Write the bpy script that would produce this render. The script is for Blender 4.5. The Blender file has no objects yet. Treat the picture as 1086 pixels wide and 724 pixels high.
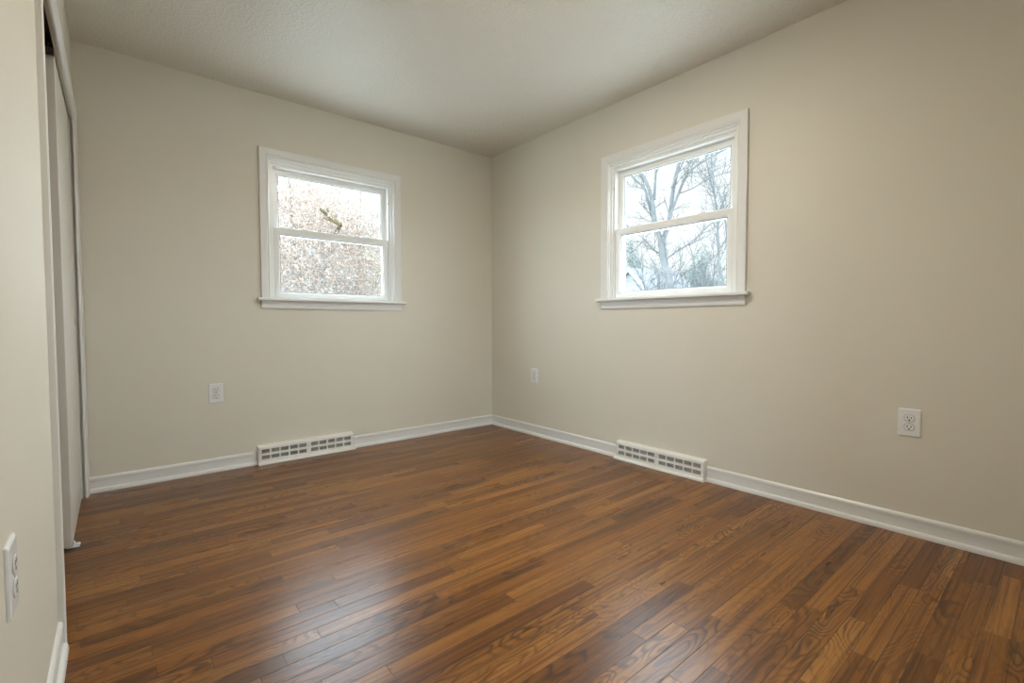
import bpy, bmesh, math, random
import numpy as np
from mathutils import Vector, Matrix

# ------------------------------------------------------------------ camera, sky, exposure
S = bpy.context.scene
COL = S.collection
cam_data = bpy.data.cameras.new('camera')
cam_data.sensor_width = 36.0
cam_data.lens = 36.0 * 502.25 / 1086.0
cam_data.clip_start = 0.02
cam_data.clip_end = 300
cam = bpy.data.objects.new('camera', cam_data)
COL.objects.link(cam)
YAW, PITCH, ROLL = 0.873899, -0.037828, -0.001463
fw = Vector((math.cos(YAW) * math.cos(PITCH), math.sin(YAW) * math.cos(PITCH), math.sin(PITCH)))
rt = Vector((math.sin(YAW), -math.cos(YAW), 0))
up = rt.cross(fw)
rt2 = math.cos(ROLL) * rt + math.sin(ROLL) * up
up2 = -math.sin(ROLL) * rt + math.cos(ROLL) * up
cam.matrix_world = Matrix(((rt2.x, up2.x, -fw.x, -2.666), (rt2.y, up2.y, -fw.y, -3.4753),
                           (rt2.z, up2.z, -fw.z, 0.9316), (0, 0, 0, 1)))
S.camera = cam

SKY = 1.22
SUN = 37.0
LAMP = 103.0
w = bpy.data.worlds.new('overcast_sky')
w.use_nodes = True
w.node_tree.nodes['Background'].inputs[0].default_value = (0.94, 0.98, 1.0, 1)
w.node_tree.nodes['Background'].inputs[1].default_value = SKY
S.world = w
sun_data = bpy.data.lights.new('overcast_sun', 'SUN')      # bright overcast daylight from the whole sky
sun_data.energy = SUN
sun_data.angle = math.radians(176)
sun_data.color = (0.76, 0.92, 1.06)
sun = bpy.data.objects.new('overcast_sun', sun_data)
COL.objects.link(sun)
sun.location = (6, 6, 8)
S.view_settings.view_transform = 'Standard'
S.view_settings.look = 'None'
S.view_settings.gamma = 1.0
S.view_settings.exposure = 0.0
S.view_settings.use_curve_mapping = False

# ------------------------------------------------------------------ materials
def new_mat(name):
    m = bpy.data.materials.new(name)
    m.use_nodes = True
    nt = m.node_tree
    return m, nt, nt.nodes['Principled BSDF']

def N(nt, kind, **kw):
    n = nt.nodes.new(kind)
    for k, v in kw.items():
        setattr(n, k, v)
    return n

def math_node(nt, op, a, b=None, c=None):
    n = nt.nodes.new('ShaderNodeMath')
    n.operation = op
    for i, v in enumerate((a, b, c)):
        if v is None:
            continue
        if isinstance(v, (int, float)):
            n.inputs[i].default_value = v
        else:
            nt.links.new(v, n.inputs[i])
    return n.outputs[0]

def ramp(nt, fac, stops, interp='LINEAR'):
    n = nt.nodes.new('ShaderNodeValToRGB')
    n.color_ramp.interpolation = interp
    el = n.color_ramp.elements
    while len(el) < len(stops):
        el.new(0.5)
    for e, (p, c) in zip(el, stops):
        e.position = p
        e.color = (*c, 1) if len(c) == 3 else c
    nt.links.new(fac, n.inputs[0])
    return n.outputs[0]

def mixc(nt, fac, a, b, mode='MIX'):
    n = nt.nodes.new('ShaderNodeMix')
    n.data_type = 'RGBA'
    n.blend_type = mode
    for idx, v in ((0, fac), (6, a), (7, b)):
        if isinstance(v, (int, float)):
            n.inputs[idx].default_value = v
        elif isinstance(v, tuple):
            n.inputs[idx].default_value = (*v, 1)
        else:
            nt.links.new(v, n.inputs[idx])
    return n.outputs[2]

def simple(name, col, rough=0.5, spec=0.5, metal=0.0, var=0.0, vscale=8.0, bump=0.0, bscale=200.0, bdist=0.001):
    m, nt, p = new_mat(name)
    p.inputs['Roughness'].default_value = rough
    p.inputs['Metallic'].default_value = metal
    p.inputs['Specular IOR Level'].default_value = spec
    tc = N(nt, 'ShaderNodeTexCoord')
    if var > 0:
        nz = N(nt, 'ShaderNodeTexNoise')
        nz.inputs['Scale'].default_value = vscale
        nz.inputs['Detail'].default_value = 4
        nt.links.new(tc.outputs['Object'], nz.inputs['Vector'])
        c = ramp(nt, nz.outputs['Fac'], [(0.3, tuple(x * (1 - var) for x in col)), (0.7, tuple(min(1, x * (1 + var)) for x in col))])
        nt.links.new(c, p.inputs['Base Color'])
    else:
        p.inputs['Base Color'].default_value = (*col, 1)
    if bump > 0:
        nb = N(nt, 'ShaderNodeTexNoise')
        nb.inputs['Scale'].default_value = bscale
        nb.inputs['Detail'].default_value = 3
        nt.links.new(tc.outputs['Object'], nb.inputs['Vector'])
        b = N(nt, 'ShaderNodeBump')
        b.inputs['Strength'].default_value = bump
        b.inputs['Distance'].default_value = bdist
        nt.links.new(nb.outputs['Fac'], b.inputs['Height'])
        nt.links.new(b.outputs[0], p.inputs['Normal'])
    return m

M = {}
M['wall'] = simple('wall_paint', (0.695, 0.652, 0.555), 0.55, 0.35, var=0.012, vscale=2.5, bump=0.22, bscale=260, bdist=0.0006)
M['trim'] = simple('trim_paint', (0.755, 0.745, 0.72), 0.30, 0.5, bump=0.05, bscale=60, bdist=0.0005)
M['vinyl'] = simple('window_vinyl', (0.82, 0.82, 0.80), 0.28, 0.5)
M['door'] = simple('door_paint', (0.70, 0.675, 0.62), 0.35, 0.5, bump=0.05, bscale=40, bdist=0.0005)
M['plate'] = simple('outlet_plastic', (0.80, 0.80, 0.80), 0.25, 0.5)
M['dark'] = simple('dark_slot', (0.03, 0.025, 0.022), 0.6, 0.3)
M['track'] = simple('bronze_track', (0.035, 0.026, 0.02), 0.45, 0.4, metal=0.3)
M['bracket'] = simple('bracket_metal', (0.22, 0.19, 0.16), 0.45, 0.5, metal=0.5)
M['steel'] = simple('steel', (0.55, 0.55, 0.53), 0.35, 0.5, metal=0.9)
M['vent'] = simple('vent_enamel', (0.82, 0.80, 0.74), 0.3, 0.5)
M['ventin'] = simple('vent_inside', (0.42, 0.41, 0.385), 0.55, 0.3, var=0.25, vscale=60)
M['gasket'] = simple('glazing_gasket', (0.16, 0.18, 0.20), 0.6, 0.3)
M['hall'] = simple('fill_hall_paint', (0.80, 0.78, 0.73), 0.6, 0.3)  # paint of the unseen hall added for fill light
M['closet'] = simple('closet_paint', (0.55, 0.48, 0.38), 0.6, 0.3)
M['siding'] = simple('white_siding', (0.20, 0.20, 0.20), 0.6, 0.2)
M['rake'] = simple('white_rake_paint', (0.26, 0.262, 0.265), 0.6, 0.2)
M['shingle'] = simple('roof_shingle', (0.100, 0.100, 0.104), 0.9, 0.2, var=0.25, vscale=6)
M['bark'] = simple('grey_bark', (0.088, 0.09, 0.09), 0.9, 0.1, var=0.25, vscale=5)
M['twig'] = simple('brown_bark', (0.17, 0.155, 0.145), 0.9, 0.1, var=0.25, vscale=5)
M['mossbark'] = simple('mossy_bark', (0.085, 0.068, 0.038), 0.95, 0.1, var=0.4, vscale=9)
M['lawn'] = simple('winter_lawn', (0.486, 0.479, 0.446), 0.95, 0.1, var=0.35, vscale=1.5)

def ceiling_mat():
    m, nt, p = new_mat('textured_ceiling')
    p.inputs['Base Color'].default_value = (0.725, 0.685, 0.615, 1)
    p.inputs['Roughness'].default_value = 0.42
    p.inputs['Specular IOR Level'].default_value = 0.45
    tc = N(nt, 'ShaderNodeTexCoord')
    n1 = N(nt, 'ShaderNodeTexNoise')
    n1.inputs['Scale'].default_value = 9
    n1.inputs['Detail'].default_value = 2
    nt.links.new(tc.outputs['Object'], n1.inputs['Vector'])
    wv = N(nt, 'ShaderNodeVectorMath', operation='MULTIPLY_ADD')
    nt.links.new(n1.outputs['Color'], wv.inputs[0])
    wv.inputs[1].default_value = (0.06, 0.06, 0.06)
    nt.links.new(tc.outputs['Object'], wv.inputs[2])
    v = N(nt, 'ShaderNodeTexVoronoi', feature='DISTANCE_TO_EDGE')
    v.inputs['Scale'].default_value = 34
    nt.links.new(wv.outputs[0], v.inputs['Vector'])
    ridge = ramp(nt, v.outputs['Distance'], [(0.0, (1, 1, 1)), (0.16, (0, 0, 0))], 'EASE')
    n2 = N(nt, 'ShaderNodeTexNoise')
    n2.inputs['Scale'].default_value = 45
    n2.inputs['Detail'].default_value = 3
    nt.links.new(tc.outputs['Object'], n2.inputs['Vector'])
    h = math_node(nt, 'MULTIPLY_ADD', n2.outputs['Fac'], 0.8, ridge)
    b = N(nt, 'ShaderNodeBump')
    b.inputs['Strength'].default_value = 0.55
    b.inputs['Distance'].default_value = 0.0022
    nt.links.new(h, b.inputs['Height'])
    nt.links.new(b.outputs[0], p.inputs['Normal'])
    return m
M['ceiling'] = ceiling_mat()

def floor_mat():
    m, nt, p = new_mat('oak_strip_floor')
    L = nt.links
    tc = N(nt, 'ShaderNodeTexCoord')
    sep = N(nt, 'ShaderNodeSeparateXYZ')
    L.new(tc.outputs['Object'], sep.inputs[0])
    x, y = sep.outputs[0], sep.outputs[1]
    W = 0.0572
    v = math_node(nt, 'DIVIDE', y, W)
    row = math_node(nt, 'FLOOR', v)
    fv = math_node(nt, 'FRACT', v)
    wn1 = N(nt, 'ShaderNodeTexWhiteNoise', noise_dimensions='1D')
    L.new(row, wn1.inputs['W'])
    s1 = N(nt, 'ShaderNodeSeparateColor')
    L.new(wn1.outputs['Color'], s1.inputs[0])
    length = math_node(nt, 'MULTIPLY_ADD', s1.outputs[0], 0.65, 0.42)
    off = math_node(nt, 'MULTIPLY', s1.outputs[1], 9.0)
    uu = math_node(nt, 'DIVIDE', math_node(nt, 'ADD', x, off), length)
    col = math_node(nt, 'FLOOR', uu)
    fu = math_node(nt, 'FRACT', uu)
    cid = N(nt, 'ShaderNodeCombineXYZ')
    L.new(row, cid.inputs[0]); L.new(col, cid.inputs[1])
    wn2 = N(nt, 'ShaderNodeTexWhiteNoise', noise_dimensions='3D')
    L.new(cid.outputs[0], wn2.inputs['Vector'])
    s2 = N(nt, 'ShaderNodeSeparateColor')
    L.new(wn2.outputs['Color'], s2.inputs[0])
    ra, rb, rc = s2.outputs[0], s2.outputs[1], s2.outputs[2]
    # plank-local grain coordinates
    def grainco(sx, sy, k):
        c = N(nt, 'ShaderNodeCombineXYZ')
        L.new(math_node(nt, 'MULTIPLY_ADD', rb, 37.0 * k, math_node(nt, 'MULTIPLY', x, sx)), c.inputs[0])
        L.new(math_node(nt, 'MULTIPLY_ADD', rc, 53.0, math_node(nt, 'MULTIPLY', y, sy)), c.inputs[1])
        L.new(math_node(nt, 'MULTIPLY', ra, 91.0), c.inputs[2])
        return c.outputs[0]
    def noise(vec, detail=2, rough=0.5):
        n = N(nt, 'ShaderNodeTexNoise')
        n.inputs['Scale'].default_value = 1
        n.inputs['Detail'].default_value = detail
        n.inputs['Roughness'].default_value = rough
        L.new(vec, n.inputs['Vector'])
        return n.outputs['Fac']
    # cathedral rings
    n0 = noise(grainco(2.7, 9.0, 1.0), 2.6, 0.42)
    rings = math_node(nt, 'FRACT', math_node(nt, 'MULTIPLY', n0, math_node(nt, 'MULTIPLY_ADD', rb, 14.0, 10.0)))
    ringline = ramp(nt, rings, [(0.0, (1, 1, 1)), (0.16, (0.95, 0.95, 0.95)), (0.34, (0.25, 0.25, 0.25)), (0.60, (0, 0, 0)), (0.88, (0.1, 0.1, 0.1)), (1.0, (1, 1, 1))])
    mask = ramp(nt, ra, [(0.30, (0.30, 0.30, 0.30)), (0.70, (1, 1, 1))])
    patch = ramp(nt, noise(grainco(3.0, 10.0, 1.7), 2), [(0.36, (0.25, 0.25, 0.25)), (0.60, (1, 1, 1))])
    ringfac = math_node(nt, 'MULTIPLY', math_node(nt, 'MULTIPLY', ringline, mask), patch)
    # straight grain + pores
    n1 = noise(grainco(1.5, 105.0, 2.1), 3, 0.6)
    n2 = noise(grainco(9.0, 300.0, 0.6), 2, 0.6)
    n3 = noise(grainco(1.1, 14.0, 3.3), 3, 0.55)
    tone = math_node(nt, 'ADD', math_node(nt, 'MULTIPLY', rb, 0.50), math_node(nt, 'MULTIPLY', n3, 0.55))
    base = ramp(nt, tone, [(0.18, (0.090, 0.031, 0.006)), (0.40, (0.19, 0.073, 0.013)), (0.62, (0.265, 0.107, 0.020)), (0.88, (0.38, 0.170, 0.040))])
    hue = mixc(nt, math_node(nt, 'MULTIPLY', rc, 0.35), base, (0.22, 0.074, 0.012))
    g1 = ramp(nt, n1, [(0.36, (0.40, 0.35, 0.30)), (0.54, (1.14, 1.14, 1.14))])
    c1 = mixc(nt, 0.75, hue, g1, 'MULTIPLY')
    g2 = ramp(nt, n2, [(0.33, (0.60, 0.55, 0.5)), (0.50, (1.03, 1.03, 1.03))])
    c2 = mixc(nt, 0.40, c1, g2, 'MULTIPLY')
    c3 = mixc(nt, math_node(nt, 'MULTIPLY', ringfac, 0.78), c2, (0.040, 0.015, 0.006))
    # dark stain blotches
    bl = N(nt, 'ShaderNodeTexNoise')
    bl.inputs['Scale'].default_value = 1
    bl.inputs['Detail'].default_value = 2
    mp = N(nt, 'ShaderNodeMapping')
    mp.inputs['Scale'].default_value = (1.1, 7.0, 1)
    L.new(tc.outputs['Object'], mp.inputs[0]); L.new(mp.outputs[0], bl.inputs['Vector'])
    blf = ramp(nt, bl.outputs['Fac'], [(0.57, (0, 0, 0)), (0.74, (0.6, 0.6, 0.6))])
    c4 = mixc(nt, blf, c3, (0.055, 0.025, 0.013))
    # joints
    e1 = math_node(nt, 'MINIMUM', fv, math_node(nt, 'SUBTRACT', 1.0, fv))
    e1m = math_node(nt, 'MULTIPLY', e1, W)
    e2 = math_node(nt, 'MULTIPLY', math_node(nt, 'MINIMUM', fu, math_node(nt, 'SUBTRACT', 1.0, fu)), length)
    e = math_node(nt, 'MINIMUM', e1m, e2)
    gap = ramp(nt, math_node(nt, 'MULTIPLY', e, 400.0), [(0.22, (1, 1, 1)), (0.62, (0, 0, 0))])
    jn = N(nt, 'ShaderNodeTexNoise')
    jn.inputs['Scale'].default_value = 3.5
    L.new(tc.outputs['Object'], jn.inputs['Vector'])
    gapf = math_node(nt, 'MULTIPLY', gap, ramp(nt, jn.outputs['Fac'], [(0.33, (0.35, 0.35, 0.35)), (0.62, (1, 1, 1))]))
    c5 = mixc(nt, gapf, c4, (0.018, 0.008, 0.004))
    L.new(c5, p.inputs['Base Color'])
    rn = noise(grainco(2.0, 14.0, 1.2), 1)
    L.new(math_node(nt, 'MULTIPLY_ADD', rn, 0.08, 0.25), p.inputs['Roughness'])
    p.inputs['Specular IOR Level'].default_value = 0.42
    # bump: plank crown/tilt, grain and gaps
    tilt = math_node(nt, 'MULTIPLY', math_node(nt, 'MULTIPLY', math_node(nt, 'SUBTRACT', fv, 0.5), math_node(nt, 'SUBTRACT', rc, 0.5)), 0.55)
    hgt = math_node(nt, 'ADD', math_node(nt, 'MULTIPLY', gap, -0.35), tilt)
    b = N(nt, 'ShaderNodeBump')
    b.inputs['Strength'].default_value = 0.6
    b.inputs['Distance'].default_value = 0.0012
    L.new(hgt, b.inputs['Height'])
    L.new(b.outputs[0], p.inputs['Normal'])
    return m
M['floor'] = floor_mat()

def glass_mat():
    m, nt, p = new_mat('window_glass')
    nt.nodes.remove(p)
    out = nt.nodes['Material Output']
    t = N(nt, 'ShaderNodeBsdfTransparent')
    t.inputs[0].default_value = (0.97, 0.985, 0.98, 1)
    g = N(nt, 'ShaderNodeBsdfGlossy')
    g.inputs['Roughness'].default_value = 0.0
    lw = N(nt, 'ShaderNodeLayerWeight')
    lw.inputs[0].default_value = 0.5
    fr = math_node(nt, 'MULTIPLY_ADD', math_node(nt, 'POWER', lw.outputs['Facing'], 5.0), 0.96, 0.04)
    mx = N(nt, 'ShaderNodeMixShader')
    nt.links.new(fr, mx.inputs[0])
    nt.links.new(t.outputs[0], mx.inputs[1])
    nt.links.new(g.outputs[0], mx.inputs[2])
    nt.links.new(mx.outputs[0], out.inputs[0])
    return m
M['glass'] = glass_mat()

def leaf_mat(name, stops, scale=9.0, trans=0.4):
    m, nt, p = new_mat(name)
    nt.nodes.remove(p)
    out = nt.nodes['Material Output']
    tc = N(nt, 'ShaderNodeTexCoord')
    nz = N(nt, 'ShaderNodeTexNoise')
    nz.inputs['Scale'].default_value = scale
    nz.inputs['Detail'].default_value = 6
    nz.inputs['Roughness'].default_value = 0.75
    nt.links.new(tc.outputs['Object'], nz.inputs['Vector'])
    c = ramp(nt, nz.outputs['Fac'], stops)
    d = N(nt, 'ShaderNodeBsdfDiffuse')
    t = N(nt, 'ShaderNodeBsdfTranslucent')
    nt.links.new(c, d.inputs[0]); nt.links.new(c, t.inputs[0])
    mx = N(nt, 'ShaderNodeMixShader')
    mx.inputs[0].default_value = trans
    nt.links.new(d.outputs[0], mx.inputs[1]); nt.links.new(t.outputs[0], mx.inputs[2])
    nt.links.new(mx.outputs[0], out.inputs[0])
    return m
M['leaf_tan'] = leaf_mat('tan_leaves', [(0.3, (0.06, 0.06, 0.055)), (0.38, (0.22, 0.18, 0.155)), (0.52, (0.34, 0.255, 0.205)), (0.68, (0.27, 0.28, 0.285))], scale=3.5)
M['leaf_grey'] = leaf_mat('grey_green_leaves', [(0.3, (0.119, 0.150, 0.141)), (0.5, (0.221, 0.246, 0.241)), (0.7, (0.306, 0.306, 0.306))])
M['leaf_yellow'] = leaf_mat('yellow_green_leaves', [(0.3, (0.15, 0.14, 0.09)), (0.6, (0.30, 0.275, 0.20)), (0.8, (0.32, 0.30, 0.24))])
M['needle'] = leaf_mat('evergreen_needles', [(0.3, (0.076, 0.102, 0.093)), (0.6, (0.136, 0.167, 0.156)), (0.8, (0.170, 0.190, 0.180))], trans=0.2)

def emit_mat(name, strength):
    m, nt, p = new_mat(name)
    p.inputs['Base Color'].default_value = (0.8, 0.78, 0.74, 1)
    p.inputs['Emission Color'].default_value = (1.0, 0.91, 0.77, 1)
    p.inputs['Emission Strength'].default_value = strength
    return m
M['lamp'] = emit_mat('lamp_diffuser', LAMP)

# ------------------------------------------------------------------ helpers
def tag(o, label=None, cat=None, group=None, kind=None):
    if label: o['label'] = label
    if cat: o['category'] = cat
    if group: o['group'] = group
    if kind: o['kind'] = kind
    return o

def empty(name, loc=(0, 0, 0), rz=0.0):
    o = bpy.data.objects.new(name, None)
    o.empty_display_size = 0.1
    o.location = loc
    o.rotation_euler = (0, 0, rz)
    COL.objects.link(o)
    return o

def finish(me, name, mat, parent=None, smooth=False):
    me.materials.append(mat)
    if smooth:
        me.polygons.foreach_set('use_smooth', [True] * len(me.polygons))
    o = bpy.data.objects.new(name, me)
    COL.objects.link(o)
    if parent is not None:
        o.parent = parent
    return o

def from_py(name, vs, fs, mat, parent=None, smooth=False, recalc=True):
    me = bpy.data.meshes.new(name)
    me.from_pydata([tuple(v) for v in vs], [], fs)
    if recalc:
        bm = bmesh.new(); bm.from_mesh(me)
        bmesh.ops.recalc_face_normals(bm, faces=bm.faces)
        bm.to_mesh(me); bm.free()
    me.update()
    return finish(me, name, mat, parent, smooth)

def add_box(bm, lo, hi, bevel=0.0, seg=2):
    r = bmesh.ops.create_cube(bm, size=1.0)
    vs = r['verts']
    for v in vs:
        v.co = Vector([lo[i] + (v.co[i] + 0.5) * (hi[i] - lo[i]) for i in range(3)])
    if bevel > 0:
        es = list({e for v in vs for e in v.link_edges})
        bmesh.ops.bevel(bm, geom=es, offset=bevel, segments=seg, profile=0.5, affect='EDGES')

def bm_obj(name, bm, mat, parent=None, smooth=False):
    bmesh.ops.recalc_face_normals(bm, faces=bm.faces)
    me = bpy.data.meshes.new(name)
    bm.to_mesh(me); bm.free()
    return finish(me, name, mat, parent, smooth)

def boxes(name, lst, mat, parent=None, bevel=0.0):
    bm = bmesh.new()
    for lo, hi in lst:
        add_box(bm, lo, hi, bevel)
    return bm_obj(name, bm, mat, parent)

def cyl(bm, c, r, h, axis='Z', seg=24, r2=None):
    res = bmesh.ops.create_cone(bm, cap_ends=True, segments=seg, radius1=r, radius2=r if r2 is None else r2, depth=h)
    rot = {'Z': Matrix(), 'X': Matrix.Rotation(math.pi / 2, 4, 'Y'), 'Y': Matrix.Rotation(-math.pi / 2, 4, 'X')}[axis]
    bmesh.ops.transform(bm, matrix=Matrix.Translation(c) @ rot, verts=res['verts'])

# ------------------------------------------------------------------ room shell
H = 2.44
XL, XR, YB, YF = -2.8115, 0.0, 0.0, -3.72     # left, right, back and front wall planes
G = -0.6                                     # ground outside
T = 0.13
W1X, W2Y = -1.417, -1.794                    # window centre lines
WH, WZ0, WZ1 = 0.455, 1.085, 2.043           # rough opening half width, bottom, top
OY0, OY1, OZ = -1.585, -0.082, 2.003           # closet opening

o = boxes('floor', [((-4.47, -5.4, -0.12), (T, T, 0.0))], M['floor'])
tag(o, 'brown oak strip floor running the length of the room', 'floor', kind='structure')
o = boxes('ceiling', [((-4.47, -5.4, H), (T, T, H + 0.12))], M['ceiling'])
tag(o, 'off white ceiling with a stippled texture', 'ceiling', kind='structure')
o = boxes('wall_back', [((-3.67, 0, G), (W1X - WH, T, H)), ((W1X + WH, 0, G), (T, T, H)),
                        ((W1X - WH, 0, G), (W1X + WH, T, WZ0)), ((W1X - WH, 0, WZ1), (W1X + WH, T, H))], M['wall'])
tag(o, 'beige back wall around the left window', 'wall', kind='structure')
o = boxes('wall_right', [((0, W2Y + WH, G), (T, 0, H)), ((0, YF - T, G), (T, W2Y - WH, H)),
                         ((0, W2Y - WH, G), (T, W2Y + WH, WZ0)), ((0, W2Y - WH, WZ1), (T, W2Y + WH, H))], M['wall'])
tag(o, 'beige right wall around the right window', 'wall', kind='structure')
o = boxes('wall_left', [((XL - 0.12, YF, 0), (XL, OY0 - 0.018, H)), ((XL - 0.12, OY0 - 0.018, OZ + 0.075), (XL, OY1 + 0.018, H)), ((XL - 0.011, OY0 - 0.018, OZ), (XL, OY1 + 0.018, OZ + 0.075)),
                        ((XL - 0.12, OY1 + 0.018, 0), (XL, 0, H))], M['wall'])
tag(o, 'beige left wall with the closet opening', 'wall', kind='structure')
DXA, DXB = -2.745, -1.78                    # unseen doorway behind the camera, added to let fill daylight through
o = boxes('wall_front', [((-3.67, YF - T, 0), (DXA, YF, H)), ((DXB, YF - T, 0), (0, YF, H)), ((DXA, YF - T, 2.04), (DXB, YF, H))], M['wall'])
tag(o, 'beige wall behind the camera', 'wall', kind='structure')
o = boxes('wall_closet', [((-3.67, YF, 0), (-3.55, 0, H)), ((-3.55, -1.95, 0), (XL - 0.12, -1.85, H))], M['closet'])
tag(o, 'dim inner walls of the closet', 'wall', kind='structure')

HY = -5.0  # far side of an unseen hall, added to bring fill light into the room
HA, HB = -4.3, -2.5                          # added glazing, placed to send daylight through the doorway onto the back wall
o = boxes('wall_fill_hall', [((-4.47, HY - T, 0), (HA, HY, H)), ((HB, HY - T, 0), (T, HY, H)), ((HA, HY - T, 2.25), (HB, HY, H)), ((-4.47, YF - T, 0), (-3.67, YF, H)), ((-4.47, HY, 0), (-4.34, YF - T, H)), ((0, HY, 0), (T, YF - T, H))], M['hall'])
tag(o, 'pale walls of an unseen hall added behind the camera for fill light', 'wall', kind='structure')
o = boxes('trim_2', [((DXA, YF - T, 0), (DXA + 0.018, YF, 2.022)), ((DXB - 0.018, YF - T, 0), (DXB, YF, 2.022)), ((DXA, YF - T, 2.022), (DXB, YF, 2.04)),
                     ((DXB - 0.006, YF, 0), (DXB + 0.057, YF + 0.015, 2.097)), ((DXA - 0.057, YF, 0), (DXA + 0.006, YF + 0.015, 2.097)), ((DXA + 0.006, YF, 2.034), (DXB - 0.006, YF + 0.015, 2.097))], M['trim'])
tag(o, 'white casing of the added unseen doorway behind the camera', 'trim', kind='structure')

# baseboards: cove-topped board with a shoe moulding
BP = [(0, 0), (0.0205, 0), (0.0205, 0.006), (0.0195, 0.013), (0.0165, 0.019), (0.0115, 0.0225), (0.0085, 0.0235),
      (0.0082, 0.040), (0.0088, 0.060), (0.0105, 0.071), (0.0108, 0.077), (0.0095, 0.082), (0.006, 0.0865), (0.0, 0.0885)]
def baseboard(name, runs, label):
    vs, fs = [], []
    for (p0, p1, nrm, m0, m1) in runs:          # m0, m1: mitre (+1 shortens as it comes out) at the ends
        p0, p1, nrm = Vector(p0), Vector(p1), Vector(nrm)
        d = (p1 - p0).normalized()
        b = len(vs); n = len(BP)
        for (pt, sg) in ((p0, m0), (p1, -m1)):
            for (a, z) in BP:
                vs.append(pt + nrm * a + d * a * sg + Vector((0, 0, z)))
        for i in range(n):
            j = (i + 1) % n
            fs.append((b + i, b + j, b + n + j, b + n + i))
        fs.append(tuple(range(b, b + n))); fs.append(tuple(range(b + n, b + 2 * n)))
    o = from_py(name, vs, fs, M['trim'])
    return tag(o, label, 'baseboard', kind='structure')
V1, V2 = -1.648, -1.772                         # vent centres
VW = 0.318
baseboard('baseboard_back', [((XL, 0, 0), (V1 - VW - 0.002, 0, 0), (0, -1, 0), 0, 0), ((V1 + VW + 0.014, 0, 0), (0, 0, 0), (0, -1, 0), 0, 1)],
          'white baseboard along the back wall')
baseboard('baseboard_right', [((0, 0, 0), (0, V2 + VW + 0.014, 0), (-1, 0, 0), 1, 0), ((0, V2 - VW - 0.002, 0), (0, YF, 0), (-1, 0, 0), 0, 0)],
          'white baseboard along the right wall')
baseboard('baseboard_left', [((XL, YF, 0), (XL, OY0 - 0.057, 0), (1, 0, 0), 0, 0)], 'white baseboard along the near left wall')
baseboard('baseboard_front', [((DXB + 0.058, YF, 0), (-0.03, YF, 0), (0, 1, 0), 0, 0)], 'white baseboard behind the camera')

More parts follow.
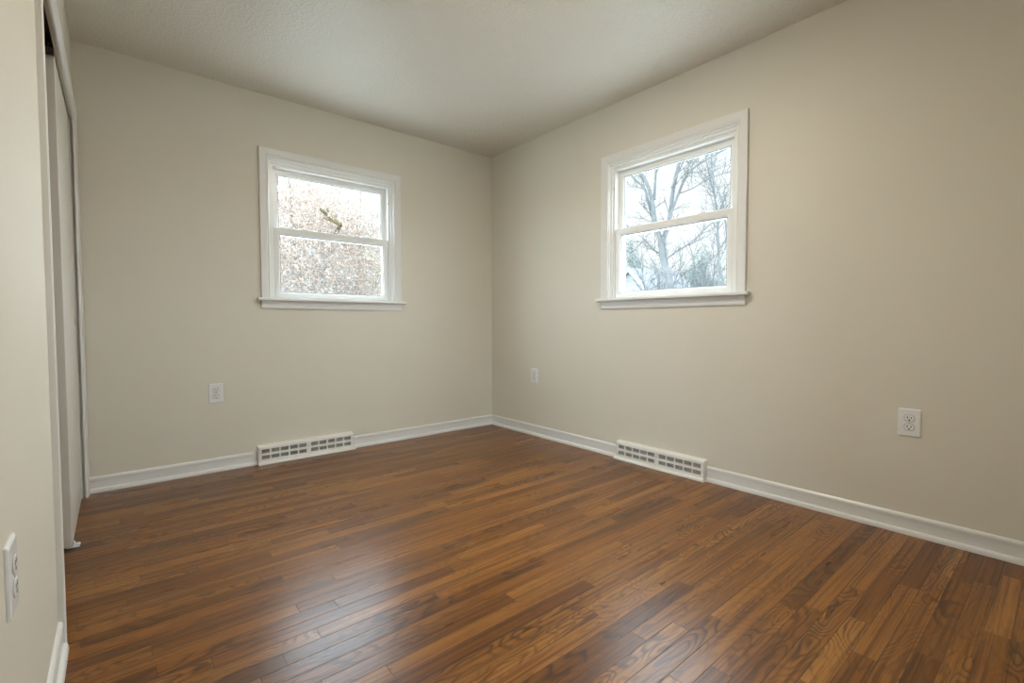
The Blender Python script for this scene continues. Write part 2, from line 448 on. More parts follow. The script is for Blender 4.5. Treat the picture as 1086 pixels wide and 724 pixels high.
# ------------------------------------------------------------------ windows
def make_window(name, loc, rz, label, stop_side):
    """local x = to the right seen from the room, y = outward, z = up (from the floor)"""
    root = empty(name, loc, rz)
    tag(root, label, 'window', kind='structure')
    def sweep(nm, inner, outer, prof, mat, three=False, parent=root, zend=None):
        (a0, a1, b0, b1), (c0, c1, d0, d1) = inner, outer
        n = len(prof); vs = []
        corners = ((0, 0), (0, 1), (1, 1), (1, 0))
        for (i, j) in corners:
            for (t, d) in prof:
                u = (a0, a1)[i] + t * ((c0, c1)[i] - (a0, a1)[i])
                z = (b0, b1)[j] + t * ((d0, d1)[j] - (b0, b1)[j])
                if three and j == 0: z = b0
                vs.append((u, d, z))
        fs = []
        for k in range(3 if three else 4):
            A, B = k * n, ((k + 1) % 4) * n
            for i in range(n):
                j = (i + 1) % n
                fs.append((A + i, A + j, B + j, B + i))
        if three:
            fs.append(tuple(range(n))); fs.append(tuple(range(3 * n, 4 * n)))
        return from_py(nm, vs, fs, mat, parent)
    ci = 0.448
    cas = [(0, 0), (0, -0.008), (0.03, -0.0105), (0.10, -0.0115), (0.17, -0.0095), (0.21, -0.0095), (0.26, -0.0125), (0.45, -0.0145), (0.68, -0.0165), (0.90, -0.0185), (0.97, -0.0178), (1.0, -0.015), (1.0, 0)]
    sweep('casing', (-ci, ci, 1.1, 2.036), (-0.505, 0.505, 1.1, 2.093), cas, M['trim'], three=True)
    # jamb and vinyl frame with stepped stops
    fr = [(1, 0.0), (0.72, 0.0), (0.70, 0.002), (0.70, 0.012), (0.40, 0.012), (0.36, 0.016), (0.36, 0.024), (0.04, 0.024), (0, 0.028),
          (0, 0.060), (-0.16, 0.060), (-0.16, 0.066), (0, 0.066), (0, 0.100), (-0.20, 0.100), (-0.2, 0.135), (1, 0.135)]
    sweep('window_frame', (-0.412, 0.412, 1.110, 1.990), (-0.4545, 0.4545, 1.0855, 2.0425), fr, M['vinyl'])
    def sash(nm, inner, outer, f, b):
        g = (f + b) / 2
        pr = [(-0.10, g - 0.003), (0.0, g - 0.004), (0.10, f + 0.004), (0.24, f), (0.94, f), (1, f + 0.003), (1, b), (0.1, b), (-0.10, g + 0.003)]
        s = sweep(nm, inner, outer, pr, M['vinyl'])
        a0, a1, b0, b1 = inner
        gk = [(0.0, g - 0.0045), (-0.07, g - 0.0040), (-0.085, g - 0.0025), (0.0, g - 0.0025)]
        sweep('gasket', inner, outer, gk, M['gasket'], parent=s)
        boxes('pane', [((a0 + 0.001, g - 0.002, b0 + 0.001), (a1 - 0.001, g + 0.002, b1 - 0.001))], M['glass'], s)
        return s
    sash('upper_sash', (-0.372, 0.372, 1.575, 1.950), (-0.411, 0.411, 1.540, 1.9885), 0.067, 0.097)
    low = sash('lower_sash', (-0.374, 0.374, 1.148, 1.541), (-0.411, 0.411, 1.1105, 1.588), 0.030, 0.060)
    for sx in (-0.225, 0.225):
        bm = bmesh.new()
        add_box(bm, (sx - 0.030, 0.034, 1.588), (sx + 0.030, 0.058, 1.593), 0.002)
        add_box(bm, (sx - 0.014, 0.036, 1.592), (sx + 0.018, 0.056, 1.599), 0.003)
        bm_obj('sash_lock', bm, M['vinyl'], low)
    # small stop on the jamb beside the upper sash
    bm = bmesh.new()
    add_box(bm, (stop_side * 0.4145 - 0.006, 0.018, 1.868), (stop_side * 0.4145 + 0.006, 0.030, 1.892), 0.002)
    st = bm_obj('sash_stop', bm, M['vinyl'], root)
    bm = bmesh.new()
    cyl(bm, (stop_side * 0.4145, 0.0175, 1.866), 0.004, 0.003, 'Y', 12)
    bm_obj('screw', bm, M['bracket'], st)
    # stool with a rounded nose, and apron
    bm = bmesh.new()
    add_box(bm, (-0.532, -0.046, 1.086), (0.532, -0.0005, 1.106), 0.006, 3)
    add_box(bm, (-0.453, -0.006, 1.0862), (0.453, 0.030, 1.1058))
    bm_obj('window_stool', bm, M['trim'], root)
    ap = [(0, 1.033), (-0.009, 1.033), (-0.011, 1.036), (-0.0125, 1.044), (-0.013, 1.054), (-0.0145, 1.057), (-0.0165, 1.066), (-0.0175, 1.086), (0, 1.086)]
    vs = [(-0.503, y, z) for y, z in ap] + [(0.503, y, z) for y, z in ap]
    n = len(ap)
    fs = [(i, (i + 1) % n, n + (i + 1) % n, n + i) for i in range(n)] + [tuple(range(n)), tuple(range(n, 2 * n))]
    from_py('apron', vs, fs, M['trim'], root)
    # outside trim
    ex = [(0, 0), (0, 0.025), (1, 0.025), (1, 0)]
    e = sweep('outside_trim', (-0.44, 0.44, 1.10, 2.03), (-0.52, 0.52, 1.02, 2.11), ex, M['vinyl'])
    e.location = (0, T + 0.001, 0)
    return root
make_window('window_1', (W1X, 0, 0), 0, 'white double-hung window in the back wall, pale brown leaves outside', 1)
make_window('window_2', (0, W2Y, 0), -math.pi / 2, 'white double-hung window in the right wall, bare trees and white gable outside', -1)

hw_ = empty('fill_window', ((HA + HB) / 2, HY, 0))  # added unseen glazing, a daylight source to brighten the back and right walls
tag(hw_, 'unseen glazed doors added behind the camera to let in fill daylight', 'window', kind='structure')
hx_ = (HB - HA) / 2
boxes('window_frame', [((-hx_, -0.10, 0.0), (-hx_ + 0.05, -0.03, 2.25)), ((hx_ - 0.05, -0.10, 0.0), (hx_, -0.03, 2.25)),
                       ((-hx_ + 0.05, -0.10, 0.0), (hx_ - 0.05, -0.03, 0.06)), ((-hx_ + 0.05, -0.10, 2.20), (hx_ - 0.05, -0.03, 2.25)), ((-0.02, -0.09, 0.06), (0.02, -0.04, 2.20))], M['vinyl'], hw_)
for u0, u1 in ((-hx_ + 0.05, -0.02), (0.02, hx_ - 0.05)):
    boxes('pane', [((u0, -0.067, 0.06), (u1, -0.063, 2.20))], M['glass'], hw_)

# ------------------------------------------------------------------ closet opening: casing, jambs, track, sliding doors
bm = bmesh.new()
CP = [(0.0, 0.0), (0.0, 0.006), (0.003, 0.0095), (0.012, 0.0105), (0.030, 0.0135), (0.052, 0.0165), (0.058, 0.0160), (0.060, 0.0130), (0.060, 0.0)]
def ext(rows):
    a, b = [[bm.verts.new(c) for c in r] for r in rows]
    k = len(a)
    for i in range(k):
        bm.faces.new((a[i], a[(i + 1) % k], b[(i + 1) % k], b[i]))
    bm.faces.new(a); bm.faces.new(b)
ya, yb, za = OY0 + 0.003, OY1 - 0.003, OZ - 0.003
ext([[(XL + t, ya - o_, 0) for o_, t in CP], [(XL + t, ya - o_, za + o_) for o_, t in CP]])
ext([[(XL + t, yb + o_, 0) for o_, t in CP], [(XL + t, yb + o_, za + o_) for o_, t in CP]])
ext([[(XL + t, ya - o_, za + o_) for o_, t in CP], [(XL + t, yb + o_, za + o_) for o_, t in CP]])
add_box(bm, (XL - 0.12, OY0 - 0.017, 0), (XL + 0.001, OY0, OZ + 0.074))
add_box(bm, (XL - 0.12, OY1, 0), (XL - 0.011, OY1 + 0.017, OZ + 0.074))
o = bm_obj('trim_1', bm, M['trim'])
tag(o, 'painted casing and jambs framing the closet opening', 'trim', kind='structure')

DX = -2.826
# double-channel overhead track
bm = bmesh.new()
add_box(bm, (XL - 0.119, OY0 + 0.001, OZ + 0.066), (XL - 0.0115, OY1 - 0.001, OZ + 0.0745))
for x in (XL - 0.119, XL - 0.066, XL - 0.060, XL - 0.0150):
    add_box(bm, (x, OY0 + 0.001, OZ + 0.036), (x + 0.003, OY1 - 0.001, OZ + 0.067))
o = bm_obj('sliding_door_track', bm, M['track'])
tag(o, 'dark metal double track under the closet header', 'door track')

def sliding_door(name, x1, y0, y1, label):
    bm = bmesh.new()
    add_box(bm, (x1 - 0.034, y0, 0.008), (x1, y1, OZ + 0.026), 0.002)
    d = bm_obj(name, bm, M['door'])
    tag(d, label, 'closet door', kind='structure')
    for yy in (y0, y1 - 0.10):
        bm = bmesh.new()
        add_box(bm, (x1 - 0.033, yy - 0.0035, OZ - 0.004), (x1 - 0.001, yy - 0.0005, OZ + 0.0275), 0.0005)
        add_box(bm, (x1 - 0.033, yy - 0.0035, OZ + 0.0262), (x1 - 0.001, yy + 0.06, OZ + 0.0275), 0.0005)
        add_box(bm, (x1 - 0.020, yy + 0.01, OZ + 0.027), (x1 - 0.017, yy + 0.05, OZ + 0.055))
        cyl(bm, (x1 - 0.0135, yy + 0.03, OZ + 0.052), 0.008, 0.006, 'X', 14)
        bm_obj('roller_hanger', bm, M['bracket'], d)
    # inset finger pull
    bm = bmesh.new()
    cyl(bm, (x1 + 0.0003, y1 - 0.07, 0.95), 0.026, 0.0015, 'X', 28)
    bm_obj('finger_pull', bm, M['steel'], d)
    return d
sliding_door('door_1', DX, -0.822, OY1 - 0.006, 'pale flat sliding closet door in front, slid to the far end')
sliding_door('door_2', DX - 0.042, -0.812, OY1 - 0.006, 'pale sliding closet door on the rear track, behind the front one')

bm = bmesh.new()
add_box(bm, (DX - 0.02, -0.812, 0.0), (DX + 0.022, -0.780, 0.004), 0.001)
add_box(bm, (DX + 0.003, -0.808, 0.003), (DX + 0.008, -0.784, 0.022), 0.002)
add_box(bm, (DX + 0.007, -0.806, 0.003), (DX + 0.024, -0.788, 0.012), 0.003)
o = bm_obj('door_guide', bm, M['plate'])
tag(o, 'small white plastic floor guide at the foot of the closet door', 'door guide')

# ------------------------------------------------------------------ outlets
def rounded(w, h, r, k=5):
    pts = []
    for cx, cy, a0 in ((w / 2 - r, h / 2 - r, 0), (-w / 2 + r, h / 2 - r, 90), (-w / 2 + r, -h / 2 + r, 180), (w / 2 - r, -h / 2 + r, 270)):
        for i in range(k):
            a = math.radians(a0 + 90 * i / (k - 1))
            pts.append((cx + r * math.cos(a), cy + r * math.sin(a)))
    return pts

def loft(name, rings, mat, parent):
    n = len(rings[0]); vs = [p for r in rings for p in r]; fs = []
    for k in range(len(rings) - 1):
        for i in range(n):
            j = (i + 1) % n
            fs.append((k * n + i, k * n + j, (k + 1) * n + j, (k + 1) * n + i))
    fs.append(tuple(range(n))); fs.append(tuple(range((len(rings) - 1) * n, len(rings) * n)))
    return from_py(name, vs, fs, mat, parent)

def make_outlet(loc, rz, label):
    """local x right, y outwards from the room (the plate sticks out along -y)"""
    root = empty('wall_outlet', loc, rz)
    tag(root, label, 'outlet', 'duplex outlets low on the walls')
    w, h = 0.079, 0.122
    R = lambda s, d: [(x, -d, z) for x, z in rounded(w - s, h - s, 0.005)]
    loft('cover_plate', [R(0, 0), R(0, 0.0022), R(0.003, 0.0046), R(0.009, 0.0062)], M['plate'], root)
    for cz in (0.0195, -0.0195):
        def D(s, d):
            pts = []
            for i in range(32):
                a = 2 * math.pi * i / 32
                x = (0.0172 - s) * math.cos(a); z = (0.0172 - s) * math.sin(a)
                z = max(-0.0142 + s, min(0.0142 - s, z))
                pts.append((x, -d, cz + z))
            return pts
        gb = [(x * 1.09, y, cz + (z - cz) * 1.10) for x, y, z in D(0, 0.00635)]
        rc = loft('receptacle', [D(0, 0.004), D(0, 0.0078), D(0.0012, 0.0086)], M['plate'], root)
        loft('gasket_line', [[(x, -0.006, z) for x, y, z in gb], gb], M['bracket'], rc)
        for sx, hh in ((-0.0064, 0.0088), (0.0064, 0.0072)):
            boxes('slot', [((sx - 0.0017, -0.0089, cz + 0.0035 - hh / 2), (sx + 0.0017, -0.0082, cz + 0.0035 + hh / 2))], M['dark'], rc)
        bm = bmesh.new()
        cyl(bm, (0, -0.00855, cz - 0.0075), 0.0033, 0.0007, 'Y', 16)
        bm_obj('ground_hole', bm, M['dark'], rc)
    bm = bmesh.new()
    cyl(bm, (0, -0.0066, 0), 0.0032, 0.0014, 'Y', 16)
    bm_obj('screw', bm, M['steel'], root)
    return root
make_outlet((-2.191, 0, 0.496), 0, 'white duplex outlet on the back wall, left of the floor vent')
make_outlet((0, -0.58, 0.496), -math.pi / 2, 'white duplex outlet on the right wall nearest the room corner')
make_outlet((0, -3.012, 0.494), -math.pi / 2, 'white duplex outlet on the right wall, right of the window and vent')
make_outlet((XL, -2.352, 0.515), math.pi / 2, 'white duplex outlet on the near left wall, seen edge on')

# ------------------------------------------------------------------ baseboard registers
def make_vent(loc, rz, label, flare):
    root = empty('baseboard_vent', loc, rz)
    tag(root, label, 'vent', 'white metal baseboard registers')
    Wd = VW
    # housing shell: bevelled top, ends and foot; grille face made of bars around twenty openings
    bm = bmesh.new()
    FY = -0.040
    f0, f1 = FY, FY + 0.003
    cols = []
    m, mid, gapw = 0.020, 0.030, 0.0095
    cw = (2 * Wd - 2 * m - mid - 8 * gapw) / 10
    u = -Wd + m
    for k in range(10):
        cols.append((u, u + cw))
        u += cw + (mid if k == 4 else gapw)
    rows = ((0.036, 0.060), (0.076, 0.101))
    for z0, z1 in ((0.016, 0.036), (0.060, 0.076), (0.101, 0.116)):
        add_box(bm, (-Wd, f0, z0), (Wd, f1, z1))
    for z0, z1 in rows:
        edges = [-Wd] + [e for c in cols for e in c] + [Wd]
        for i in range(0, len(edges), 2):
            add_box(bm, (edges[i], f0, z0), (edges[i + 1], f1, z1))
    # top bevel, foot, ends
    prof = [(0, 0.127), (-0.012, 0.127), (FY + 0.004, 0.121), (FY, 0.116), (FY + 0.003, 0.115), (-0.012, 0.124), (0, 0.124)]
    n = len(prof)
    def prism(pr, x0, x1):
        vs = [bm.verts.new((x0, y, z)) for y, z in pr] + [bm.verts.new((x1, y, z)) for y, z in pr]
        k = len(pr)
        for i in range(k):
            j = (i + 1) % k
            bm.faces.new((vs[i], vs[j], vs[k + j], vs[k + i]))
        bm.faces.new(vs[:k]); bm.faces.new(vs[k:])
    prism(prof, -Wd, Wd)
    foot = [(FY + 0.003, 0.017), (FY, 0.0185), (-0.047, 0.014), (-0.050, 0.008), (-0.050, 0.0), (-0.030, 0.0), (-0.030, 0.004), (FY + 0.003, 0.010)]
    fx0, fx1 = (-Wd, Wd + 0.014) if flare > 0 else (-Wd - 0.014, Wd)
    prism(foot, fx0, fx1)
    endp = [(0, 0.0), (-0.047, 0.0), (-0.046, 0.012), (FY, 0.0185), (FY, 0.116), (FY + 0.004, 0.121), (-0.012, 0.127), (0, 0.127)]
    prism(endp, -Wd - 0.0005, -Wd + 0.002)
    prism(endp, Wd - 0.002, Wd + 0.0005)
    bm_obj('vent_housing', bm, M['vent'], root)
    # louvres behind the openings
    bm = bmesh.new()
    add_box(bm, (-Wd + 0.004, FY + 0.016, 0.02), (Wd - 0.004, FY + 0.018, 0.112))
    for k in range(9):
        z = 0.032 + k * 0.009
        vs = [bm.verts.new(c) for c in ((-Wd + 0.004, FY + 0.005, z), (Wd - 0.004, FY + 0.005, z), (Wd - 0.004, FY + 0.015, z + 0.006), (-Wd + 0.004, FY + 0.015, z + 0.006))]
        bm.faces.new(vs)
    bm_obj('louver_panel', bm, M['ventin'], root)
    bm = bmesh.new()
    cyl(bm, (0, FY - 0.001, 0.082), 0.004, 0.003, 'Y', 14)
    bm_obj('screw', bm, M['steel'], root)
    return root
make_vent((V1, 0, 0), 0, 'white slotted baseboard vent on the back wall under the left window', 1)
make_vent((0, V2, 0), -math.pi / 2, 'white slotted baseboard vent on the right wall under the right window', -1)

# ------------------------------------------------------------------ ceiling light (just above the frame)
def make_ceiling_light(loc, label, mat):
    root = empty('ceiling_light', loc)
    tag(root, label, 'ceiling light')
    ring = []
    for rr, zz in ((0.02, 0.0), (0.168, 0.0), (0.168, -0.034), (0.164, -0.038), (0.156, -0.038), (0.154, -0.034), (0.154, -0.010), (0.02, -0.010)):
        ring.append([(rr * math.cos(2 * math.pi * i / 48), rr * math.sin(2 * math.pi * i / 48), zz) for i in range(48)])
    loft('base_ring', ring, M['trim'], root)
    rings = []
    for rr, zz in ((0.1535, -0.014), (0.1535, -0.036), (0.146, -0.0445), (0.115, -0.053), (0.07, -0.058), (0.02, -0.059)):
        rings.append([(rr * math.cos(2 * math.pi * i / 40), rr * math.sin(2 * math.pi * i / 40), zz) for i in range(40)])
    loft('diffuser', rings, mat, root)
make_ceiling_light((-1.36, -1.98, H), 'round flush ceiling light with a frosted diffuser in the middle of the bedroom ceiling', M['lamp'])

# ------------------------------------------------------------------ outdoors
o = boxes('ground', [((-60, -40, G - 0.3), (90, 90, G))], M['lawn'])
tag(o, 'winter lawn and leaf litter outside the windows', 'ground', kind='structure')

class Tubes:
    def __init__(self): self.v, self.f = [], []
    def tube(self, pts, r0, r1, k=5):
        pts = [Vector(p) for p in pts]
        n = len(pts); b = len(self.v)
        for i, p in enumerate(pts):
            t = (pts[min(i + 1, n - 1)] - pts[max(i - 1, 0)]).normalized()
            a = t.orthogonal().normalized(); c = t.cross(a)
            r = r0 + (r1 - r0) * i / (n - 1)
            for j in range(k):
                an = 2 * math.pi * j / k
                self.v.append(p + a * (r * math.cos(an)) + c * (r * math.sin(an)))
        for i in range(n - 1):
            for j in range(k):
                j2 = (j + 1) % k
                self.f.append((b + i * k + j, b + i * k + j2, b + (i + 1) * k + j2, b + (i + 1) * k + j))
    def obj(self, name, mat, parent):
        return from_py(name, self.v, self.f, mat, parent, smooth=True, recalc=False)

def wiggle(rng, p, d, length, n, amp):
    pts = [Vector(p)]; d = Vector(d).normalized()
    for i in range(n):
        d = (d + Vector((rng.gauss(0, amp), rng.gauss(0, amp), rng.gauss(0, amp) + 0.02))).normalized()
        pts.append(pts[-1] + d * (length / n))
    return pts

def twigs(tb, rng, pts, r0, length, depth, n, spread=0.8):
    """side shoots along a limb, recursively"""
    m = len(pts)
    for _ in range(n):
        i = rng.uniform(0.15, 0.98) * (m - 1)
        k = min(int(i), m - 2)
        p = Vector(pts[k]).lerp(Vector(pts[k + 1]), i - k)
        d = (Vector(pts[k + 1]) - Vector(pts[k])).normalized()
        d = (d + Vector((rng.gauss(0, spread), rng.gauss(0, spread), rng.gauss(0.25, spread * 0.6)))).normalized()
        L = length * rng.uniform(0.5, 1.2)
        tp = wiggle(rng, p, d, L, 5, 0.17)
        tb.tube(tp, r0, r0 * 0.35, 4)
        if depth > 0:
            twigs(tb, rng, tp, r0 * 0.55, L * 0.55, depth - 1, max(2, n // 2), spread)

def smooth_path(pts, sub=3):
    P = [Vector(p) for p in pts]; out = []
    for i in range(len(P) - 1):
        p0, p1, p2, p3 = P[max(i - 1, 0)], P[i], P[i + 1], P[min(i + 2, len(P) - 1)]
        for s in range(sub):
            t = s / sub
            out.append(0.5 * ((2 * p1) + (p2 - p0) * t + (2 * p0 - 5 * p1 + 4 * p2 - p3) * t * t + (3 * p1 - p0 - 3 * p2 + p3) * t ** 3))
    out.append(P[-1])
    return out

def leaf_mesh(name, parent, mat, rng, blobs, n, size, clump=0.35, asp=0.55):
    """many small folded leaves, gathered round random clump centres inside ellipsoids"""
    nr = np.random.default_rng(rng)
    vol = np.array([b[1][0] * b[1][1] * b[1][2] for b in blobs]); vol = vol / vol.sum()
    V, F = [], []
    for (c, r), fr in zip(blobs, vol):
        k = int(n * fr)
        nc = max(4, k // 28)
        d = nr.normal(size=(nc, 3)); d /= np.linalg.norm(d, axis=1)[:, None]
        cc = d * (nr.random(nc) ** 0.40)[:, None] * np.array(r) + np.array(c)
        pos = cc[nr.integers(0, nc, k)] + nr.normal(size=(k, 3)) * clump
        a = nr.normal(size=(k, 3)); a /= np.linalg.norm(a, axis=1)[:, None]
        b = np.cross(a, nr.normal(size=(k, 3))); b /= np.linalg.norm(b, axis=1)[:, None]
        nn = np.cross(a, b)
        s = size * nr.uniform(0.6, 1.3, (k, 1))
        q = np.stack([pos - a * s, pos + b * s * asp + nn * s * 0.2, pos + a * s, pos - b * s * asp + nn * s * 0.2], 1)
        V.append(q.reshape(-1, 3))
    V = np.concatenate(V)
    m = len(V) // 4
    idx = np.arange(m) * 4
    F = np.concatenate([np.stack([idx, idx + 1, idx + 2], 1), np.stack([idx, idx + 2, idx + 3], 1)])
    me = bpy.data.meshes.new(name)
    me.vertices.add(len(V)); me.vertices.foreach_set('co', V.astype(np.float32).ravel())
    me.loops.add(len(F) * 3); me.loops.foreach_set('vertex_index', F.astype(np.int32).ravel())
    me.polygons.add(len(F)); me.polygons.foreach_set('loop_start', (np.arange(len(F)) * 3).astype(np.int32))
    me.update(calc_edges=True)
    return finish(me, name, mat, parent)

# --- big bare tree outside the right window
rng = random.Random(4)
rx = lambda pts, x0=14.0, dx=0.0: [(x0 + dx * i, y, z) for i, (y, z) in enumerate(pts)]
root = empty('bare_tree', (14, 6.5, G))
tag(root, 'large grey bare tree with forking limbs in the middle of the right window', 'tree')
tb, tw = Tubes(), Tubes()
def limb(pts, r0, r1, dx=0.0, n=8, L=0.9):
    base = root.location
    p = [Vector(q) - base for q in smooth_path(rx(pts, 14.0, dx))]
    tb.tube(p, r0 * 0.66, r1 * 0.7, 8)
    twigs(tw, rng, p, min(0.017, r1 * 0.7), L, 2, int(n * 1.3))
limb([(6.50, G), (6.55, 0.6), (6.58, 1.58), (6.79, 2.39), (7.05, 3.26), (7.19, 3.98), (7.23, 4.25)], 0.27, 0.19, 0, 5, 1.2)
limb([(7.23, 4.2), (7.59, 4.94), (8.03, 6.02), (8.25, 6.49), (8.8, 7.04), (9.37, 7.58)], 0.13, 0.05, 0.12, 10, 1.2)
limb([(7.23, 4.2), (7.47, 5.03), (7.55, 5.87), (7.85, 6.76), (8.05, 7.06), (8.37, 7.72), (8.6, 8.8)], 0.15, 0.05, -0.08, 8)
limb([(7.55, 5.87), (7.49, 7.04), (7.44, 7.77), (7.4, 8.8)], 0.08, 0.04, 0.0, 5)
limb([(7.20, 4.1), (7.08, 4.45), (6.94, 4.9), (6.8, 6.18), (6.63, 7.03), (6.53, 7.69), (6.5, 9.0)], 0.17, 0.06, 0.05, 9)
limb([(6.8, 6.18), (6.49, 6.93), (6.26, 7.62), (6.0, 8.6)], 0.06, 0.03, 0.15, 5)
limb([(6.92, 4.95), (6.46, 5.95), (6.19, 6.47), (5.83, 6.73), (5.29, 6.91), (4.66, 7.07)], 0.09, 0.03, 0.0, 10)
limb([(6.46, 5.89), (5.87, 6.0), (5.27, 6.22), (4.49, 6.3)], 0.04, 0.02, 0.05, 7, 0.7)
limb([(7.05, 3.26), (6.89, 3.47), (6.53, 3.65), (5.84, 3.95), (5.19, 4.42), (4.46, 4.92)], 0.055, 0.025, -0.05, 9, 0.8)
limb([(7.1, 3.6), (7.6, 3.9), (8.2, 4.5), (9.0, 5.0)], 0.06, 0.02, 0.05, 9, 0.9)
limb([(6.85, 2.6), (7.5, 3.1), (8.1, 3.3), (8.9, 4.0)], 0.05, 0.02, 0.1, 8, 0.9)
limb([(6.75, 2.3), (6.2, 2.9), (5.6, 3.1), (4.9, 3.6)], 0.05, 0.02, 0.1, 8, 0.9)
tb.obj('trunk', M['bark'], root)
tw.obj('twigs', M['bark'], root)

# --- three thin saplings nearer the right window
SAP = [([(2.1, G), (2.15, 0.8), (2.23, 1.86), (2.37, 2.59), (2.42, 3.41), (2.46, 3.75), (2.6, 5.2), (2.64, 6.0)], 9.0, 'thin bare sapling rising highest at the right of the right window'),
       ([(2.5, G), (2.5, 1.95), (2.51, 2.77), (2.55, 3.27), (2.56, 3.79), (2.82, 4.87), (2.97, 5.6)], 9.3, 'slim bare sapling just left of the tallest sapling in the right window'),
       ([(1.9, G), (1.95, 1.0), (1.99, 2.15), (2.1, 3.31), (2.2, 3.86), (2.48, 4.65), (2.66, 5.4)], 8.8, 'leaning bare sapling at the far right edge of the right window')]
for k, (pts, x0, lab) in enumerate(SAP):
    rng = random.Random(20 + k)
    r_ = empty('sapling', (x0, pts[0][0], G))
    tag(r_, lab, 'sapling', 'thin saplings outside the right window')
    tb, tw = Tubes(), Tubes()
    p = [Vector(q) - r_.location for q in smooth_path(rx(pts, x0))]
    tb.tube(p, 0.03, 0.013, 6)
    twigs(tw, rng, p[6:], 0.009, 1.0, 2, 14, 0.7)
    tb.obj('trunk', M['bark'], r_)
    tw.obj('twigs', M['bark'], r_)

# --- evergreens behind
def evergreen(name, loc, h, r, label, seed, n, grp=None):
    r_ = empty(name, loc)
    tag(r_, label, 'tree', grp)
    tb = Tubes()
    tb.tube([(0, 0, 0), (0.03, 0, h * 0.5), (0, 0, h * 0.98)], r * 0.08, 0.03, 7)
    tb.obj('trunk', M['twig'], r_)
    nr = random.Random(seed)
    blobs = []
    for k in range(26):
        t = k / 25
        z = h * (0.10 + 0.86 * t)
        rr = r * (1 - t) ** 0.8 + 0.12
        a = nr.uniform(0, 6.28)
        blobs.append(((math.cos(a) * rr * 0.45, math.sin(a) * rr * 0.45, z), (rr * 0.8, rr * 0.8, h * 0.045)))
    leaf_mesh('foliage', r_, M['needle'], seed, blobs, n, 0.09, 0.2, 0.3)
evergreen('evergreen_tree', (29, 19.5, G), 9.0, 2.2, 'hazy evergreen rising behind the white gable in the right window', 31, 16000)
evergreen('evergreen_tree', (31, 15.9, G), 6.2, 2.1, 'low evergreen seen behind the bare tree trunk in the right window', 32, 10000)
evergreen('evergreen_tree', (28, 13.06, G), 7.1, 2.0, 'evergreen behind the saplings at the right of the right window', 33, 14000)
evergreen('evergreen_tree', (29.5, 11.2, G), 5.6, 1.9, 'short evergreen at the lower right corner of the right window', 34, 11000)

# --- bare thicket further back
for k, (x0, y0, lab) in enumerate(((17.2, 9.95, 'tangled bare shrub beside the white gable in the right window'),
                                    (17.4, 8.3, 'tangled bare shrub right of the big bare tree in the right window'),
                                    (17.0, 6.55, 'tangled bare shrub at the lower right of the right window'))):
    rng = random.Random(50 + k)
    r_ = empty('bare_shrub', (x0, y0, G))
    tag(r_, lab, 'shrub', 'bare shrubs beyond the right window')
    tw = Tubes()
    for _ in range(13):
        d = (rng.gauss(0, 0.2), rng.gauss(0, 0.28), 1)
        p = wiggle(rng, (rng.gauss(0, 0.4), rng.gauss(0, 0.5), 0), d, rng.uniform(3.2, 5.4), 7, 0.12)
        tw.tube(p, 0.035, 0.012, 5)
        twigs(tw, rng, p[1:], 0.012, 1.2, 1, 10, 0.7)
    tw.obj('stems', M['bark'], r_)

# --- white gabled outbuilding
hx, hy, hz = 20.0, 13.05, 4.12
root = empty('white_house', (hx, hy, G))
tag(root, 'small white house gable at the lower left of the right window', 'house')
ez, hw, dp = 1.75 - G, 2.2, 5.0
tz = hz - 0.10 - G
vs, fs = [], []
A = [(0, -hw, 0), (0, hw, 0), (0, hw, ez), (0, 0, tz), (0, -hw, ez)]
vs = A + [(dp, y, z) for _, y, z in A]
fs = [(0, 1, 2, 3, 4), (5, 6, 7, 8, 9)] + [(i, (i + 1) % 5, 5 + (i + 1) % 5, 5 + i) for i in range(5)]
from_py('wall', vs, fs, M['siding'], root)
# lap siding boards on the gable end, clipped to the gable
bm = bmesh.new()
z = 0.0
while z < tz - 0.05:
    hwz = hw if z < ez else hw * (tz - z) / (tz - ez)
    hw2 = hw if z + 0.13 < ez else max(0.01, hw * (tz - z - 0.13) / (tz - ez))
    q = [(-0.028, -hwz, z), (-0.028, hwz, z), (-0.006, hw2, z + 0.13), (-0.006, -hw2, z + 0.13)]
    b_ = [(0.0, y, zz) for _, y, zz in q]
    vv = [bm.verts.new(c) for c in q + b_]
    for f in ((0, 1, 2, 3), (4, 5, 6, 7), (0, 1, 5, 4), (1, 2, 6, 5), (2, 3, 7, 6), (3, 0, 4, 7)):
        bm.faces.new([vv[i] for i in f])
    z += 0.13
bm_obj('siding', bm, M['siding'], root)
sl = (tz - ez) / hw
def slope(name, sg, x0, x1, lo, hi, mat, over):
    ya, yb = 0.0, sg * (hw + over)
    za, zb = tz, tz - sl * (hw + over)
    q = [(x, y, z0 + e) for x in (x0, x1) for (y, z0) in ((ya, za), (yb, zb)) for e in (lo, hi)]
    fs = [(0, 1, 3, 2), (4, 5, 7, 6), (0, 1, 5, 4), (2, 3, 7, 6), (0, 2, 6, 4), (1, 3, 7, 5)]
    from_py(name, q, fs, mat, root)
for sg in (-1, 1):
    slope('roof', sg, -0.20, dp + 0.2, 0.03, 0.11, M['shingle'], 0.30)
    slope('rake_board', sg, -0.235, -0.201, -0.14, 0.115, M['rake'], 0.30)

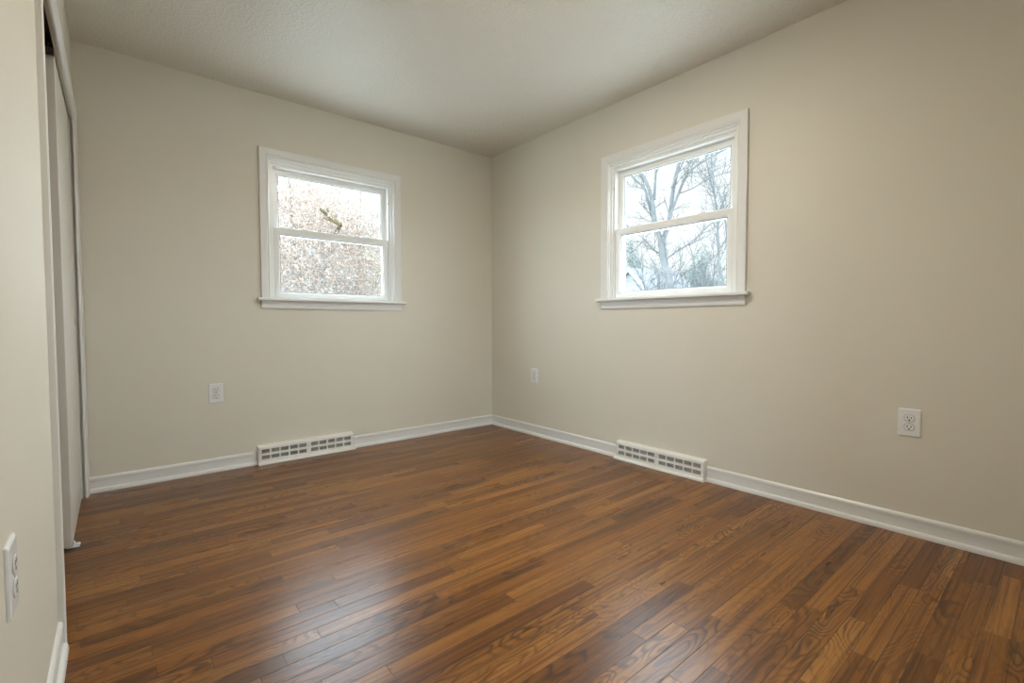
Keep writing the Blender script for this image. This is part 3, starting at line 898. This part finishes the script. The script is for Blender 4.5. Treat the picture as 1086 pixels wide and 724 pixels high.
# --- woods outside the left window
def leafy(name, loc, blobs, n, size, mat, label, seed, stems, cat='tree', grp=None, clump=0.3):
    rng = random.Random(seed)
    r_ = empty(name, loc)
    tag(r_, label, cat, grp)
    tb, tw = Tubes(), Tubes()
    for (pts, r0, r1) in stems:
        p = smooth_path(pts)
        tb.tube(p, r0 * 0.6, r1 * 0.5, 7)
        twigs(tw, rng, p[2:], 0.010, 1.2, 2, 9, 0.75)
    tb.obj('trunk', M['twig'], r_)
    tw.obj('twigs', M['twig'], r_)
    leaf_mesh('foliage', r_, mat, seed, blobs, n, size, clump)
    return r_
t_ = leafy('leafy_tree', (0.7, 8.0, G), [((0.0, 0, 4.0), (1.3, 1.0, 1.5)), ((-0.3, 0.2, 2.5), (1.1, 0.9, 1.0))], 14000, 0.034, M['leaf_tan'],
      'tree with pale tan leaves and a mossy forked limb, left in the left window', 61,
      [([(0, 0, 0), (0.1, 0, 1.6), (-0.15, 0.1, 3.0), (-0.3, 0, 5.2)], 0.09, 0.03), ([(0.05, 0, 1.4), (0.5, 0.2, 2.6), (0.8, 0.1, 4.4)], 0.05, 0.02)])
leafy('leafy_tree', (2.1, 8.8, G), [((0.2, 0, 3.5), (1.25, 1.0, 1.6)), ((0.3, 0.1, 1.9), (1.1, 0.8, 0.7))], 15000, 0.034, M['leaf_tan'],
      'tree holding pale tan leaves at the right of the left window', 62,
      [([(0, 0, 0), (-0.1, 0, 1.5), (0.25, 0.1, 3.0), (0.3, 0, 5.0)], 0.08, 0.03), ([(0, 0, 1.3), (0.6, 0.1, 2.3), (1.0, 0, 3.6)], 0.05, 0.02)])
leafy('shrub', (2.45, 7.2, G), [((0, 0, 3.0), (0.55, 0.5, 0.6)), ((0, 0, 1.6), (0.4, 0.4, 0.8))], 900, 0.042, M['leaf_yellow'],
      'yellow green shrub at the right side of the left window', 63, [([(0, 0, 0), (0.05, 0, 1.5), (0, 0.05, 3.2)], 0.035, 0.012)], 'shrub')
leafy('shrub', (0.6, 9.6, G), [((0, 0, 2.0), (1.3, 0.9, 1.4))], 5000, 0.045, M['leaf_grey'],
      'grey green shrub low behind the left tree in the left window', 64, [([(0, 0, 0), (0.2, 0, 1.2), (0.4, 0, 2.8)], 0.04, 0.015), ([(0, 0, 0), (-0.4, 0, 1.2), (-0.8, 0, 2.6)], 0.04, 0.015)], 'shrub')
leafy('shrub', (3.2, 10.4, G), [((0, 0, 1.9), (1.5, 0.9, 1.4))], 5000, 0.045, M['leaf_grey'],
      'grey green shrub low behind the right tree in the left window', 65, [([(0, 0, 0), (0.3, 0, 1.2), (0.5, 0, 2.6)], 0.04, 0.015), ([(0, 0, 0), (-0.3, 0, 1.2), (-0.7, 0, 2.6)], 0.04, 0.015)], 'shrub')
leafy('leafy_tree', (4.2, 15.0, G), [((0, 0, 4.3), (2.4, 1.4, 2.0)), ((-0.6, 0, 2.2), (2.4, 1.2, 1.2))], 15000, 0.05, M['leaf_grey'],
      'broad hazy grey green tree filling the back of the left window', 66,
      [([(0, 0, 0), (0.1, 0, 2.5), (-0.2, 0, 6.0)], 0.12, 0.04), ([(0.05, 0, 2.0), (1.0, 0, 3.6), (1.7, 0, 5.6)], 0.08, 0.03), ([(0, 0, 1.8), (-0.9, 0, 3.4), (-1.6, 0, 5.6)], 0.08, 0.03)])
# the short mossy limb with a broken fork
tb = Tubes()
base = Vector((0.7, 8.0, G))
P = lambda x, z, y=7.15: Vector((x, y, z)) - base
tb.tube(smooth_path([P(1.24, 3.14), P(1.10, 3.22), P(0.97, 3.30), P(0.80, 3.43)]), 0.060, 0.030, 8)
tb.tube(smooth_path([P(1.06, 3.25), P(1.00, 3.36), P(0.94, 3.50)]), 0.032, 0.016, 7)
tb.tube(smooth_path([P(1.10, 3.21), P(1.0, 3.21), P(0.88, 3.235)]), 0.030, 0.014, 7)
tb.tube(smooth_path([P(1.235, 3.145), P(1.32, 3.10, 7.5), P(1.5, 3.05, 8.2), P(1.95, 2.95, 8.8)]), 0.05, 0.025, 8)
tb.obj('mossy_limb', M['mossbark'], t_)
